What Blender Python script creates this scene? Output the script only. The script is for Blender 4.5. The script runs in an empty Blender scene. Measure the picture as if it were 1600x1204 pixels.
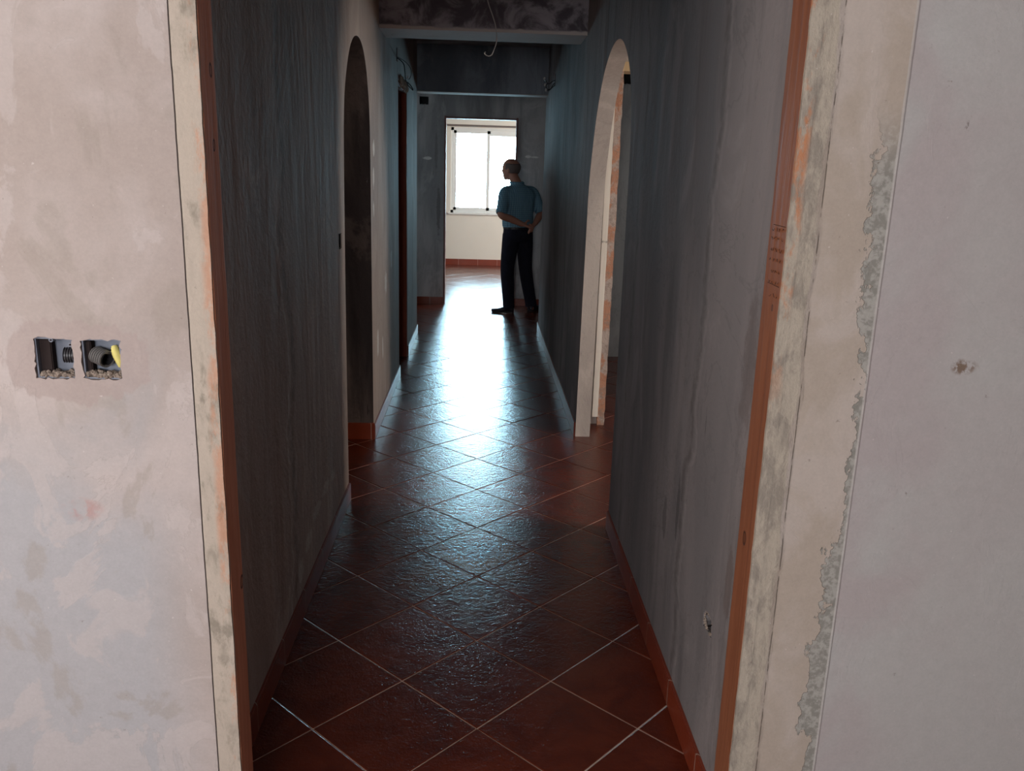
import bpy, bmesh, math, random
from mathutils import Vector, Matrix
PI = math.pi
scn = bpy.context.scene
COL = scn.collection

# ------------------------------------------------------------------ camera
F_PX, PITCH, YAW, ROLL, CAM_Z = 1307.0, 0.248837, 0.042023, 0.029643, 1.54976
fwd = Vector((math.sin(YAW)*math.cos(PITCH), math.cos(YAW)*math.cos(PITCH), -math.sin(PITCH)))
r0 = Vector((math.cos(YAW), -math.sin(YAW), 0)); u0 = r0.cross(fwd)
rt = r0*math.cos(ROLL)+u0*math.sin(ROLL); up = u0*math.cos(ROLL)-r0*math.sin(ROLL)
cam_data = bpy.data.cameras.new('camera'); cam = bpy.data.objects.new('camera', cam_data); COL.objects.link(cam)
M = Matrix((rt, up, -fwd)).transposed().to_4x4(); M.translation = Vector((0, 0, CAM_Z)); cam.matrix_world = M
cam_data.sensor_fit = 'HORIZONTAL'; cam_data.sensor_width = 36.0; cam_data.lens = 36.0*F_PX/1600.0
cam_data.clip_start = 0.05
scn.camera = cam

# ------------------------------------------------------------------ world and light
SKY = (0.50, 0.80, 1.0)
SKY_STRENGTH = 85.0
world = bpy.data.worlds.new('world'); scn.world = world; world.use_nodes = True
bg = world.node_tree.nodes['Background']
bg.inputs[0].default_value = (*SKY, 1); bg.inputs[1].default_value = SKY_STRENGTH

def area(name, loc, rot, sx, sy, color, power, portal=False, spread=180):
    l = bpy.data.lights.new(name, 'AREA'); l.shape = 'RECTANGLE'; l.size = sx; l.size_y = sy
    l.color = color; l.energy = power; l.spread = math.radians(spread)
    if portal: l.cycles.is_portal = True
    o = bpy.data.objects.new(name, l); COL.objects.link(o); o.location = loc; o.rotation_euler = rot
    return o
# sky light enters the end room by the window in view
area('window_portal', (0.13, 14.56, 1.56), (-PI/2, 0, 0), 1.3, 1.4, (1, 1, 1), 1, portal=True)
# daylight from out of view; the south, hall and end-room lamps are added fill
area('daylight_entrance_room', (-2.66, 0.15, 1.55), (0, -PI/2, 0), 1.25, 1.6, (1.0, 0.92, 0.87), 48)
area('fill_entrance_room_south', (-0.9, -3.0, 1.7), (PI/2, 0, 0), 1.8, 1.2, (0.95, 0.94, 0.97), 120)  # added fill for the near corridor, no window behind it
area('daylight_side_room', (3.66, 2.88, 1.55), (0, PI/2, 0), 1.2, 0.6, (1.0, 0.91, 0.83), 72)
area('daylight_back_room', (3.66, 6.2, 1.55), (0, PI/2, 0), 1.2, 0.9, (0.85, 0.95, 1.0), 14)
area('fill_hall', (-2.64, 9.1, 1.55), (0, -PI/2, 0), 1.2, 1.3, (0.72, 0.88, 1.0), 10)  # added fill to lift the dim hall
area('fill_end_room', (3.66, 12.3, 1.6), (0, PI/2, 0), 1.2, 1.5, (1.0, 0.93, 0.82), 175)  # added warm fill for the end room

scn.view_settings.view_transform = 'Standard'; scn.view_settings.look = 'None'
scn.view_settings.gamma = 1.0; scn.view_settings.use_curve_mapping = False
scn.view_settings.exposure = 0.0
scn.cycles.max_bounces = 10; scn.cycles.diffuse_bounces = 6; scn.cycles.glossy_bounces = 4
scn.cycles.transparent_max_bounces = 8; scn.cycles.sample_clamp_indirect = 6.0
scn.cycles.use_denoising = True; scn.cycles.caustics_reflective = False; scn.cycles.caustics_refractive = False

# ------------------------------------------------------------------ node helper
class NT:
    def __init__(s, name, rough=0.9, spec=0.3):
        s.m = bpy.data.materials.new(name); s.m.use_nodes = True
        s.t = s.m.node_tree; s.n = s.t.nodes; s.l = s.t.links
        s.b = s.n['Principled BSDF']; s.b.inputs['Roughness'].default_value = rough
        s.b.inputs['Specular IOR Level'].default_value = spec
        s._pos = None
    def inp(s, sock, v):
        if isinstance(v, bpy.types.NodeSocket): s.l.new(v, sock)
        elif isinstance(v, tuple) and len(v) == 3 and sock.type == 'RGBA': sock.default_value = (*v, 1)
        else: sock.default_value = v
    def pos(s):
        if s._pos is None:
            s._pos = s.n.new('ShaderNodeTexCoord').outputs['Object']
        return s._pos
    def xyz(s, v=None):
        n = s.n.new('ShaderNodeSeparateXYZ'); s.l.new(v or s.pos(), n.inputs[0]); return n.outputs
    def comb(s, x, y, z):
        n = s.n.new('ShaderNodeCombineXYZ')
        for i, v in enumerate((x, y, z)): s.inp(n.inputs[i], v)
        return n.outputs[0]
    def map(s, scale=(1, 1, 1), loc=(0, 0, 0), rot=(0, 0, 0), v=None):
        n = s.n.new('ShaderNodeMapping'); s.l.new(v or s.pos(), n.inputs[0])
        n.inputs['Scale'].default_value = scale; n.inputs['Location'].default_value = loc; n.inputs['Rotation'].default_value = rot
        return n.outputs[0]
    def noise(s, scale, detail=4, rough=0.55, v=None, dist=0.0):
        n = s.n.new('ShaderNodeTexNoise'); s.l.new(v or s.pos(), n.inputs['Vector'])
        n.inputs['Scale'].default_value = scale; n.inputs['Detail'].default_value = detail
        n.inputs['Roughness'].default_value = rough; n.inputs['Distortion'].default_value = dist
        return n.outputs[0]
    def vor(s, scale, v=None, out=0, feature='F1'):
        n = s.n.new('ShaderNodeTexVoronoi'); s.l.new(v or s.pos(), n.inputs['Vector']); n.feature = feature
        n.inputs['Scale'].default_value = scale; return n.outputs[out]
    def m_(s, op, a, b=0.0, c=0.0, clamp=False):
        n = s.n.new('ShaderNodeMath'); n.operation = op; n.use_clamp = clamp
        for i, v in enumerate((a, b, c)): s.inp(n.inputs[i], v)
        return n.outputs[0]
    def ss(s, x, lo, hi):            # smooth step, falls when lo > hi
        n = s.n.new('ShaderNodeMapRange'); n.interpolation_type = 'SMOOTHSTEP'; s.inp(n.inputs[0], x)
        if lo < hi: a, b, c, d = lo, hi, 0, 1
        else: a, b, c, d = hi, lo, 1, 0
        for i, v in zip((1, 2, 3, 4), (a, b, c, d)): n.inputs[i].default_value = v
        return n.outputs[0]
    def mix(s, f, a, b):
        n = s.n.new('ShaderNodeMix'); n.data_type = 'RGBA'; s.inp(n.inputs[0], f); s.inp(n.inputs[6], a); s.inp(n.inputs[7], b)
        return n.outputs[2]
    def mul(s, *a):
        r = a[0]
        for b in a[1:]: r = s.m_('MULTIPLY', r, b)
        return r
    def scale(s, c, k):
        n = s.n.new('ShaderNodeVectorMath'); n.operation = 'SCALE'; s.l.new(c, n.inputs[0]); s.inp(n.inputs['Scale'], k); return n.outputs[0]
    def color(s, c): s.inp(s.b.inputs['Base Color'], c)
    def rough(s, r): s.inp(s.b.inputs['Roughness'], r)
    def bump(s, h, dist=0.01, strength=1.0):
        n = s.n.new('ShaderNodeBump'); n.inputs['Distance'].default_value = dist; n.inputs['Strength'].default_value = strength
        s.l.new(h, n.inputs['Height']); s.l.new(n.outputs[0], s.b.inputs['Normal'])

def plain(name, col, rough=0.7, spec=0.3, metal=0.0, var=0.15, nscale=30, bump=0.0):
    t = NT(name, rough, spec); t.b.inputs['Metallic'].default_value = metal
    n = t.noise(nscale, 3)
    t.color(t.mix(n, tuple(c*(1-var) for c in col), tuple(min(1, c*(1+var)) for c in col)))
    if bump: t.bump(n, bump)
    return t.m

# ------------------------------------------------------------------ materials
def mat_corridor(name, light, dark, streak=1.0, seed=0.0, horiz='Y', lines=(), spots=(), steps=()):
    t = NT(name, 0.85, 0.35)
    v = t.map((1.0, 1.0, 0.22), (seed, seed*1.7, seed*0.6))
    big = t.noise(1.9, 5, 0.55, v, 0.6)
    fine = t.noise(7.0, 6, 0.62, t.map((1, 1, 0.16), (seed*2, 3, 1)), 0.3)
    blot = t.noise(2.6, 6, 0.62, t.map((1, 1, 0.6), (7+seed, 1, 2)), 0.9)
    speck = t.noise(55, 4, 0.6)
    c = t.mix(t.ss(big, 0.36, 0.64), dark, light)
    c = t.mix(t.mul(t.ss(fine, 0.50, 0.68), 0.45*streak), c, tuple(x*0.55 for x in dark))
    c = t.mix(t.mul(t.ss(blot, 0.55, 0.63), 0.35), c, tuple(min(1, x*1.28) for x in light))
    # edges of trowel passes: thin irregular contour lines
    cont = t.m_('ABSOLUTE', t.m_('SUBTRACT', blot, 0.5))
    c = t.mix(t.mul(t.ss(cont, 0.012, 0.0), 0.2), c, tuple(x*0.5 for x in dark))
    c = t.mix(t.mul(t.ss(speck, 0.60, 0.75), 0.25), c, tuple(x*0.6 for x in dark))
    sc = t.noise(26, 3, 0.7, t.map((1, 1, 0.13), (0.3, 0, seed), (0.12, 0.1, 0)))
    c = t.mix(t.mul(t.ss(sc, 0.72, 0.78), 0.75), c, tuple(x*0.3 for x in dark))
    wm = t.noise(13, 5, 0.7, t.map((1, 1, 0.35), (4, seed, 2)))
    c = t.mix(t.mul(t.ss(wm, 0.69, 0.76), 0.45), c, (0.55, 0.53, 0.50))
    X, Y, Z = t.xyz(); U = Y if horiz == 'Y' else X
    wobl = t.mul(t.m_('SUBTRACT', t.noise(3.2, 5, 0.55, t.map((0.05, 0.05, 0.8), (seed, 2, 4)), 0.3), 0.5), 0.34)
    nn = t.noise(20, 5, 0.65)
    for (u, lo, hi, k) in steps:                      # older coats that end along an upright seam
        c = t.mix(t.mul(t.ss(t.m_('ADD', U, wobl), u-0.02, u+0.02), k), c, dark if lo else light)
    for (u, w, colr, k) in lines:
        d = t.m_('ABSOLUTE', t.m_('SUBTRACT', t.m_('ADD', U, wobl), u))
        c = t.mix(t.mul(t.ss(d, w, w*0.15), t.ss(nn, 0.30, 0.62), k), c, colr)
    for (u, z, ru, rz, colr, k) in spots:
        a = t.m_('DIVIDE', t.m_('SUBTRACT', U, u), ru); b = t.m_('DIVIDE', t.m_('SUBTRACT', Z, z), rz)
        q = t.m_('ADD', t.m_('ADD', t.mul(a, a), t.mul(b, b)), t.mul(t.m_('SUBTRACT', nn, 0.5), 2.6))
        c = t.mix(t.mul(t.ss(q, 1.0, 0.4), k), c, colr)
    t.color(c)
    h = t.m_('ADD', t.mul(big, 1.0), t.m_('ADD', t.mul(blot, 0.5), t.mul(speck, 0.10)))
    t.bump(h, 0.02, 0.7)
    return t.m
M_left = mat_corridor('bare_plaster_left', (0.45, 0.37, 0.32), (0.34, 0.265, 0.225), 0.5, 0.0, steps=[(2.60, 1, 0, 0.35)],
    lines=[(2.60, 0.014, (0.50, 0.46, 0.43), 0.6), (2.66, 0.05, (0.11, 0.095, 0.085), 0.5)],
    spots=[(4.90, 1.66, 0.05, 0.05, (0.72, 0.70, 0.66), 0.8), (4.88, 1.50, 0.04, 0.06, (0.72, 0.70, 0.66), 0.8), (4.87, 1.33, 0.03, 0.05, (0.7, 0.68, 0.64), 0.7), (5.45, 0.84, 0.07, 0.08, (0.6, 0.59, 0.56), 0.7),
           (5.00, 0.53, 0.05, 0.10, (0.66, 0.65, 0.62), 0.8), (5.25, 0.45, 0.04, 0.08, (0.64, 0.63, 0.60), 0.7), (5.8, 0.95, 0.06, 0.07, (0.6, 0.6, 0.56), 0.6),
           (2.72, 0.17, 0.05, 0.05, (0.52, 0.50, 0.47), 0.55), (2.86, 0.22, 0.08, 0.035, (0.52, 0.50, 0.47), 0.6), (3.03, 0.27, 0.09, 0.03, (0.52, 0.50, 0.47), 0.6), (3.22, 0.29, 0.09, 0.03, (0.52, 0.50, 0.47), 0.6), (3.38, 0.28, 0.06, 0.03, (0.5, 0.5, 0.47), 0.5)])
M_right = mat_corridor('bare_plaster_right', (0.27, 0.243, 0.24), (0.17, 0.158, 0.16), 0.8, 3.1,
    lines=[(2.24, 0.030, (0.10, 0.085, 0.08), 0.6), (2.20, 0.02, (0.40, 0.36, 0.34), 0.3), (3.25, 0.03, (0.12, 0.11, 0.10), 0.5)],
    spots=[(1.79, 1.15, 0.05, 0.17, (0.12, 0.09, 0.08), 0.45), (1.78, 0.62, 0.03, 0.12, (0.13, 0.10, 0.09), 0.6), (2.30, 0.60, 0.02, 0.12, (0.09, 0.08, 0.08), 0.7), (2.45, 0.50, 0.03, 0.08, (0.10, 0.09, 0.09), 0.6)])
M_dim = mat_corridor('bare_plaster_grey', (0.50, 0.49, 0.47), (0.30, 0.29, 0.285), 1.0, 5.7)
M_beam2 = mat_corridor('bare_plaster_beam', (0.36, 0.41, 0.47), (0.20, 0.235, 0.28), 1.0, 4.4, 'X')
M_end = mat_corridor('bare_plaster_end_wall', (0.52, 0.51, 0.50), (0.30, 0.30, 0.30), 1.0, 5.7, 'X',
    spots=[(-0.63, 1.685, 0.06, 0.02, (0.85, 0.84, 0.80), 0.8), (0.53, 1.735, 0.035, 0.02, (0.85, 0.84, 0.80), 0.9), (0.61, 1.730, 0.05, 0.012, (0.85, 0.84, 0.80), 0.8), (-0.50, 1.1, 0.025, 0.3, (0.14, 0.13, 0.13), 0.6), (-0.53, 1.75, 0.02, 0.25, (0.16, 0.15, 0.15), 0.5)])
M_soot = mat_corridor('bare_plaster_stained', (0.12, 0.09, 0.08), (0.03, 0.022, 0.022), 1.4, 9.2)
M_beige = mat_corridor('smooth_plaster_beige', (0.50, 0.45, 0.40), (0.42, 0.37, 0.33), 0.2, 2.2)

def mat_face_wall():
    t = NT('skim_plaster_patched', 0.9, 0.25)
    X, Y, Z = t.xyz()
    n1 = t.noise(2.3, 5, 0.55, None, 0.7)
    n2 = t.noise(5.0, 6, 0.6, t.map((1, 1, 0.7), (3, 0, 5)), 0.9)
    n3 = t.noise(9.0, 6, 0.62, t.map((1.3, 1, 0.6), (8, 0, 1)), 0.5)
    fine = t.noise(70, 5, 0.65)
    wob = t.m_('MULTIPLY', t.m_('SUBTRACT', t.noise(9, 4, 0.6, t.map((0.2, 1, 1))), 0.5), 0.012)
    xw = t.m_('ADD', X, wob)
    # ---- plain field left of the opening
    base = t.mix(t.ss(n1, 0.38, 0.62), (0.47, 0.405, 0.37), (0.56, 0.50, 0.475))
    low = t.ss(t.m_('ADD', Z, t.mul(t.m_('SUBTRACT', n1, 0.5), 1.4)), 1.25, 0.75)
    base = t.mix(t.mul(low, t.ss(X, -0.55, -0.72)), base, (0.47, 0.47, 0.485))
    base = t.mix(t.mul(t.ss(n2, 0.54, 0.58), 0.45), base, (0.60, 0.545, 0.525))
    base = t.mix(t.mul(t.ss(n2, 0.45, 0.38), 0.40), base, (0.38, 0.335, 0.29))
    cont = t.m_('ABSOLUTE', t.m_('SUBTRACT', n2, 0.56))
    base = t.mix(t.mul(t.ss(cont, 0.006, 0.0), 0.22, t.ss(n1, 0.42, 0.58)), base, (0.28, 0.25, 0.22))
    # smoother halo around the two switch boxes
    dx = t.m_('DIVIDE', t.m_('ADD', X, 0.780), 0.150); dz = t.m_('DIVIDE', t.m_('SUBTRACT', Z, 1.170), 0.085)
    rr = t.m_('ADD', t.m_('MULTIPLY', dx, dx), t.m_('MULTIPLY', dz, dz))
    rr = t.m_('ADD', rr, t.m_('MULTIPLY', t.m_('SUBTRACT', n3, 0.5), 2.2))
    base = t.mix(t.mul(t.ss(rr, 0.95, 0.80), 0.75), base, (0.46, 0.385, 0.36))
    # pinkish brick dust rubbed in low down
    px = t.m_('DIVIDE', t.m_('ADD', X, 0.80), 0.05); pz = t.m_('DIVIDE', t.m_('SUBTRACT', Z, 0.86), 0.03)
    pr = t.m_('ADD', t.m_('MULTIPLY', px, px), t.m_('MULTIPLY', pz, pz))
    base = t.mix(t.mul(t.ss(pr, 1.0, 0.1), t.ss(t.noise(40, 3), 0.42, 0.6), 0.5), base, (0.50, 0.25, 0.22))
    # ---- strip made good beside the left jamb
    olive = t.noise(22, 6, 0.68, t.map((1.3, 1, 0.5), (1, 0, 3)), 0.25)
    strip = t.mix(t.mul(t.ss(olive, 0.46, 0.64), t.ss(n2, 0.40, 0.55)), (0.54, 0.475, 0.40), (0.33, 0.295, 0.24))
    orn = t.noise(7, 5, 0.7, t.map((3.0, 1, 1.1), (0, 0, 9)))
    om = t.mul(t.ss(t.m_('ADD', X, t.mul(t.m_('SUBTRACT', n3, 0.5), 0.03)), -0.537, -0.522), t.ss(orn, 0.44, 0.58))
    strip = t.mix(t.mul(om, 0.55), strip, (0.62, 0.27, 0.14))
    lm = t.mul(t.ss(xw, -0.5615, -0.5605), t.ss(X, -0.3, -0.4))
    col = t.mix(lm, base, strip)
    crack = t.m_('ABSOLUTE', t.m_('ADD', t.m_('ADD', X, t.mul(wob, 0.3)), 0.5612))
    col = t.mix(t.ss(crack, 0.0014, 0.0006), col, (0.05, 0.04, 0.035))
    col = t.scale(col, 0.92)
    # ---- right side: rough edge, beige made-good band, grey-green ragged band, mauve field
    field = t.mix(t.ss(n1, 0.40, 0.62), (0.53, 0.485, 0.48), (0.56, 0.56, 0.545))
    field = t.mix(t.mul(t.ss(t.m_('ADD', X, t.mul(t.m_('SUBTRACT', n1, 0.5), 0.5)), 0.86, 0.97), 0.6), field, (0.55, 0.535, 0.52))
    sm = t.noise(24, 6, 0.72, t.map((1.3, 1, 0.45), (2, 0, 8), (0, 0.3, 0)))
    field = t.mix(t.mul(t.ss(sm, 0.68, 0.74), 0.7), field, (0.15, 0.125, 0.11))
    bx = t.m_('DIVIDE', t.m_('SUBTRACT', X, 0.985), 0.035); bz = t.m_('DIVIDE', t.m_('SUBTRACT', Z, 1.195), 0.02)
    bb = t.m_('ADD', t.m_('ADD', t.m_('MULTIPLY', bx, bx), t.m_('MULTIPLY', bz, bz)), t.mul(t.m_('SUBTRACT', n3, 0.5), 3.0))
    field = t.mix(t.mul(t.ss(bb, 1.0, 0.2), 0.85, t.ss(t.noise(60, 4, 0.7), 0.40, 0.55)), field, (0.20, 0.125, 0.075))
    band = t.mix(t.ss(n2, 0.42, 0.60), (0.55, 0.475, 0.40), (0.62, 0.55, 0.49))
    rough_s = t.mix(t.ss(olive, 0.42, 0.62), (0.56, 0.50, 0.41), (0.38, 0.34, 0.285))
    ro = t.mul(t.ss(t.m_('ADD', X, t.mul(t.m_('SUBTRACT', n3, 0.5), 0.05)), 0.622, 0.604), t.ss(orn, 0.45, 0.58), t.ss(Z, 1.0, 1.4))
    rough_s = t.mix(t.mul(ro, 0.85), rough_s, (0.66, 0.28, 0.13))
    g = t.mix(t.ss(fine, 0.40, 0.60), (0.33, 0.325, 0.29), (0.50, 0.49, 0.45))
    mid = t.noise(38, 5, 0.7)
    edge = t.m_('ADD', X, t.m_('ADD', t.m_('ADD', t.mul(t.m_('SUBTRACT', n3, 0.5), 0.12), t.mul(t.m_('SUBTRACT', mid, 0.5), 0.05)), t.mul(t.m_('SUBTRACT', n1, 0.5), 0.14)))
    gm = t.mul(t.ss(edge, 0.752, 0.755), t.ss(Z, 1.72, 1.55))
    bcol = t.mix(gm, band, g)
    rx = t.m_('ADD', X, t.mul(t.m_('SUBTRACT', n3, 0.5), 0.035))
    bcol = t.mix(t.ss(rx, 0.650, 0.644), bcol, rough_s)
    lnr = t.m_('ABSOLUTE', t.m_('SUBTRACT', t.m_('ADD', X, t.mul(wob, 0.5)), 0.6535))
    bcol = t.mix(t.mul(t.ss(lnr, 0.0018, 0.0004), t.ss(olive, 0.42, 0.5), 0.8), bcol, (0.10, 0.08, 0.06))
    seam = t.m_('ABSOLUTE', t.m_('SUBTRACT', t.m_('ADD', X, t.mul(wob, 0.25)), 0.786))
    bcol = t.mix(t.mul(t.ss(seam, 0.0022, 0.0008), 0.7), bcol, (0.62, 0.60, 0.57))  # pale line paints the highlight on the plaster step
    bcol = t.scale(bcol, 0.80); field = t.scale(field, 0.80)
    rcol = t.mix(t.ss(t.m_('ADD', X, t.mul(wob, 0.25)), 0.7875, 0.7885), bcol, field)
    seam_shadow = t.m_('ABSOLUTE', t.m_('SUBTRACT', t.m_('ADD', X, t.mul(wob, 0.25)), 0.7905))
    rcol = t.mix(t.mul(t.ss(seam_shadow, 0.0022, 0.0006), 0.6), rcol, (0.14, 0.12, 0.11))  # dark line paints the shadow beside the plaster step
    col = t.mix(t.ss(X, 0.0, 0.01), col, rcol)
    grain = t.noise(160, 4, 0.7); mott = t.noise(34, 6, 0.7)
    col = t.scale(col, t.m_('ADD', 0.80, t.m_('ADD', t.mul(grain, 0.20), t.mul(mott, 0.20))))
    wf = t.noise(95, 3, 0.6); col = t.mix(t.mul(t.ss(wf, 0.70, 0.76), 0.5), col, (0.72, 0.69, 0.66))
    sp = t.noise(48, 5, 0.7)
    col = t.mix(t.mul(t.ss(sp, 0.67, 0.74), 0.6), col, (0.20, 0.165, 0.14))
    t.color(col)
    inr = t.mul(t.ss(X, 0.5, 0.55), t.ss(rx, 0.66, 0.644))
    inl = t.mul(t.ss(X, -0.3, -0.4), t.ss(X, -0.562, -0.558))
    inn = t.m_('ADD', inr, t.mul(inl, 0.45))
    h = t.m_('ADD', t.m_('ADD', t.mul(n1, 0.25), t.mul(t.ss(n2, 0.54, 0.58), 0.022)), t.mul(fine, 0.030))
    h = t.m_('ADD', h, t.mul(inn, t.m_('ADD', t.mul(olive, 0.32), t.mul(fine, 0.15))))
    h = t.m_('SUBTRACT', h, t.mul(t.ss(crack, 0.0018, 0.0004), 0.3))
    h = t.m_('SUBTRACT', h, t.mul(t.mul(gm, t.ss(X, 0.79, 0.786)), 0.12))
    t.bump(h, 0.012, 0.9)
    return t.m
M_face = mat_face_wall()

def mat_tile():
    t = NT('terracotta_glazed_tile', 0.3, 0.5)
    TS = 0.33
    v = t.map((1, 1, 1), (0, 0, 0))
    X, Y, Z = t.xyz()
    c, s = math.cos(PI/4-0.0058), math.sin(PI/4-0.0058)
    ax = t.m_('SUBTRACT', X, 0.0155); ay = t.m_('SUBTRACT', Y, 2.088)
    a = t.m_('FLOOR', t.m_('DIVIDE', t.m_('ADD', t.mul(ax, c), t.mul(ay, s)), TS))
    b = t.m_('FLOOR', t.m_('DIVIDE', t.m_('SUBTRACT', t.mul(ay, c), t.mul(ax, s)), TS))
    w = t.n.new('ShaderNodeTexWhiteNoise'); w.noise_dimensions = '3D'; t.l.new(t.comb(a, b, 0.5), w.inputs['Vector'])
    n = t.noise(5, 5, 0.6, None, 0.8); n2 = t.noise(1.4, 3)
    col = t.mix(t.ss(n, 0.3, 0.7), (0.088, 0.014, 0.006), (0.15, 0.027, 0.011))
    col = t.mix(t.mul(w.outputs[0], 0.35), col, (0.09, 0.016, 0.007))
    t.color(col)
    slate = t.noise(15, 7, 0.66, t.map((1, 1, 1), (5, 2, 0)), 0.5)
    peb = t.noise(130, 4, 0.6); und = t.noise(46, 5, 0.6, None, 0.3)
    t.rough(t.m_('ADD', 0.13, t.mul(slate, 0.12)))
    h = t.m_('ADD', t.m_('ADD', t.mul(slate, 0.30), t.mul(und, 0.40)), t.mul(peb, 0.22))
    t.bump(h, 0.0036, 1.0)
    return t.m
M_tile = mat_tile()
M_skirt = None
def mat_skirt():
    t = NT('terracotta_skirting_tile', 0.28, 0.5)
    X, Y, Z = t.xyz()
    n = t.noise(6, 4)
    col = t.mix(n, (0.17, 0.028, 0.012), (0.26, 0.048, 0.02))
    f = t.m_('FRACT', t.m_('DIVIDE', t.m_('ADD', t.m_('ADD', X, Y), 10.08), 0.33))
    j = t.m_('LESS_THAN', f, 0.012)
    t.color(t.mix(j, col, (0.42, 0.32, 0.26)))
    t.bump(t.m_('ADD', t.mul(n, 0.3), t.mul(t.noise(50, 3), 0.1)), 0.004)
    return t.m
M_skirt = mat_skirt()
M_grout = plain('grout', (0.60, 0.44, 0.35), 0.35, 0.6, var=0.25, nscale=60)

def mat_wood(name, c1, c2, knots, grain_axis='Z', rough=0.6):
    t = NT(name, rough, 0.35)
    sc = (14, 14, 0.9) if grain_axis == 'Z' else (0.9, 14, 14)
    g = t.noise(3.0, 5, 0.6, t.map(sc), 0.8)
    b = t.noise(1.2, 3, 0.5)
    col = t.mix(t.ss(g, 0.3, 0.7), c1, c2)
    col = t.mix(t.mul(b, 0.3), col, tuple(x*0.6 for x in c1))
    X, Y, Z = t.xyz()
    for (ky, kz, kr) in knots:
        dy = t.m_('DIVIDE', t.m_('SUBTRACT', Y, ky), kr*0.8); dz = t.m_('DIVIDE', t.m_('SUBTRACT', Z, kz), kr*1.25)
        r = t.m_('ADD', t.m_('SQRT', t.m_('ADD', t.mul(dy, dy), t.mul(dz, dz))), t.mul(t.m_('SUBTRACT', t.noise(30, 3), 0.5), 0.5))
        ring = t.ss(t.m_('ABSOLUTE', t.m_('SUBTRACT', r, 0.8)), 0.28, 0.05)
        col = t.mix(t.mul(t.ss(r, 1.15, 0.5), 0.55), col, tuple(x*0.4 for x in c1))
        col = t.mix(t.mul(ring, 0.8), col, (0.03, 0.012, 0.008))
    t.color(col); t.bump(g, 0.0025)
    return t.m
M_wood_l = mat_wood('red_pine_left_jamb', (0.58, 0.23, 0.125), (0.70, 0.31, 0.18), [(1.685, 1.72, 0.012), (1.68, 1.585, 0.010), (1.70, 0.66, 0.014)], rough=0.85)
M_wood_r = mat_wood('red_pine_right_jamb', (0.235, 0.080, 0.036), (0.31, 0.115, 0.055), [(1.682, 0.786, 0.014), (1.66, 1.30, 0.006)])
M_wood_d = mat_wood('red_pine_door_lining', (0.27, 0.055, 0.025), (0.36, 0.085, 0.04), [(7.08, 0.8, 0.02), (7.08, 0.30, 0.018), (7.08, 1.5, 0.018)])
M_wood_dark = mat_wood('dark_wood_lining', (0.20, 0.10, 0.09), (0.28, 0.14, 0.12), [])
M_wood_y = mat_wood('pale_wood_lining', (0.60, 0.44, 0.25), (0.70, 0.54, 0.33), [])
M_whitewood = mat_wood('whitewashed_batten', (0.84, 0.78, 0.68), (0.90, 0.85, 0.76), [(5.12, 1.16, 0.016)])

def mat_brick_edge():
    t = NT('brick_and_mortar_edge', 0.95, 0.2)
    n = t.noise(9, 5, 0.65, t.map((1, 1, 0.7)), 0.7); z = t.noise(30, 5, 0.7)
    c = t.mix(t.ss(n, 0.44, 0.54), (0.46, 0.38, 0.33), (0.48, 0.25, 0.16))
    c = t.mix(t.mul(t.ss(z, 0.5, 0.62), 0.6), c, (0.30, 0.24, 0.20))
    t.color(c); t.bump(t.m_('ADD', n, z), 0.01); return t.m
M_brick = mat_brick_edge()
M_cream = plain('cream_paint', (0.80, 0.77, 0.71), 0.8, 0.3, var=0.03, nscale=3)
M_ceil = mat_corridor('concrete_ceiling', (0.42, 0.39, 0.38), (0.22, 0.20, 0.20), 0.8, 7.0)
def mat_beam():
    t = NT('mouldy_concrete_beam', 0.95, 0.2)
    n = t.noise(5.0, 6, 0.62, None, 0.6); m = t.noise(2.2, 4)
    c = t.mix(t.ss(n, 0.42, 0.60), (0.12, 0.105, 0.12), (0.42, 0.39, 0.42))
    c = t.mix(t.mul(m, 0.3), c, (0.12, 0.11, 0.12))
    Z = t.xyz()[2]
    c = t.mix(t.ss(t.m_('ADD', Z, t.mul(t.m_('SUBTRACT', n, 0.5), 0.05)), 2.362, 2.350), c, (0.55, 0.50, 0.47))
    t.color(c); t.bump(n, 0.01); return t.m
M_beam = mat_beam()
M_black = plain('black_plastic', (0.02, 0.02, 0.022), 0.55, 0.4)
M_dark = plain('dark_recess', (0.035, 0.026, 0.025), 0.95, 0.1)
M_slate = plain('blue_grey_box_plastic', (0.20, 0.225, 0.275), 0.5, 0.4)
M_conduit = plain('grey_black_conduit', (0.06, 0.06, 0.065), 0.4, 0.5)
M_conduit2 = plain('dusty_conduit', (0.16, 0.155, 0.15), 0.6, 0.4, var=0.3, nscale=120)
M_yellow = plain('yellow_conduit', (0.75, 0.68, 0.22), 0.6, 0.3, var=0.12, nscale=90)
M_crumb = plain('cement_crumbs', (0.28, 0.23, 0.19), 0.95, 0.2, var=0.45, nscale=140, bump=0.004)
M_chalk = plain('pale_filler', (0.68, 0.62, 0.52), 0.95, 0.2, var=0.3, nscale=40, bump=0.01)
M_wire_w = plain('grey_white_wire', (0.42, 0.40, 0.38), 0.5, 0.4)
M_wire_b = plain('black_wire', (0.015, 0.015, 0.017), 0.45, 0.4)
M_tip = plain('pale_wire_connector', (0.70, 0.70, 0.68), 0.4, 0.5)
M_alu = plain('white_window_frame', (0.78, 0.80, 0.80), 0.35, 0.5, var=0.02)
M_pencil = plain('pencil_line', (0.10, 0.05, 0.035), 0.8, 0.1)

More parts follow.
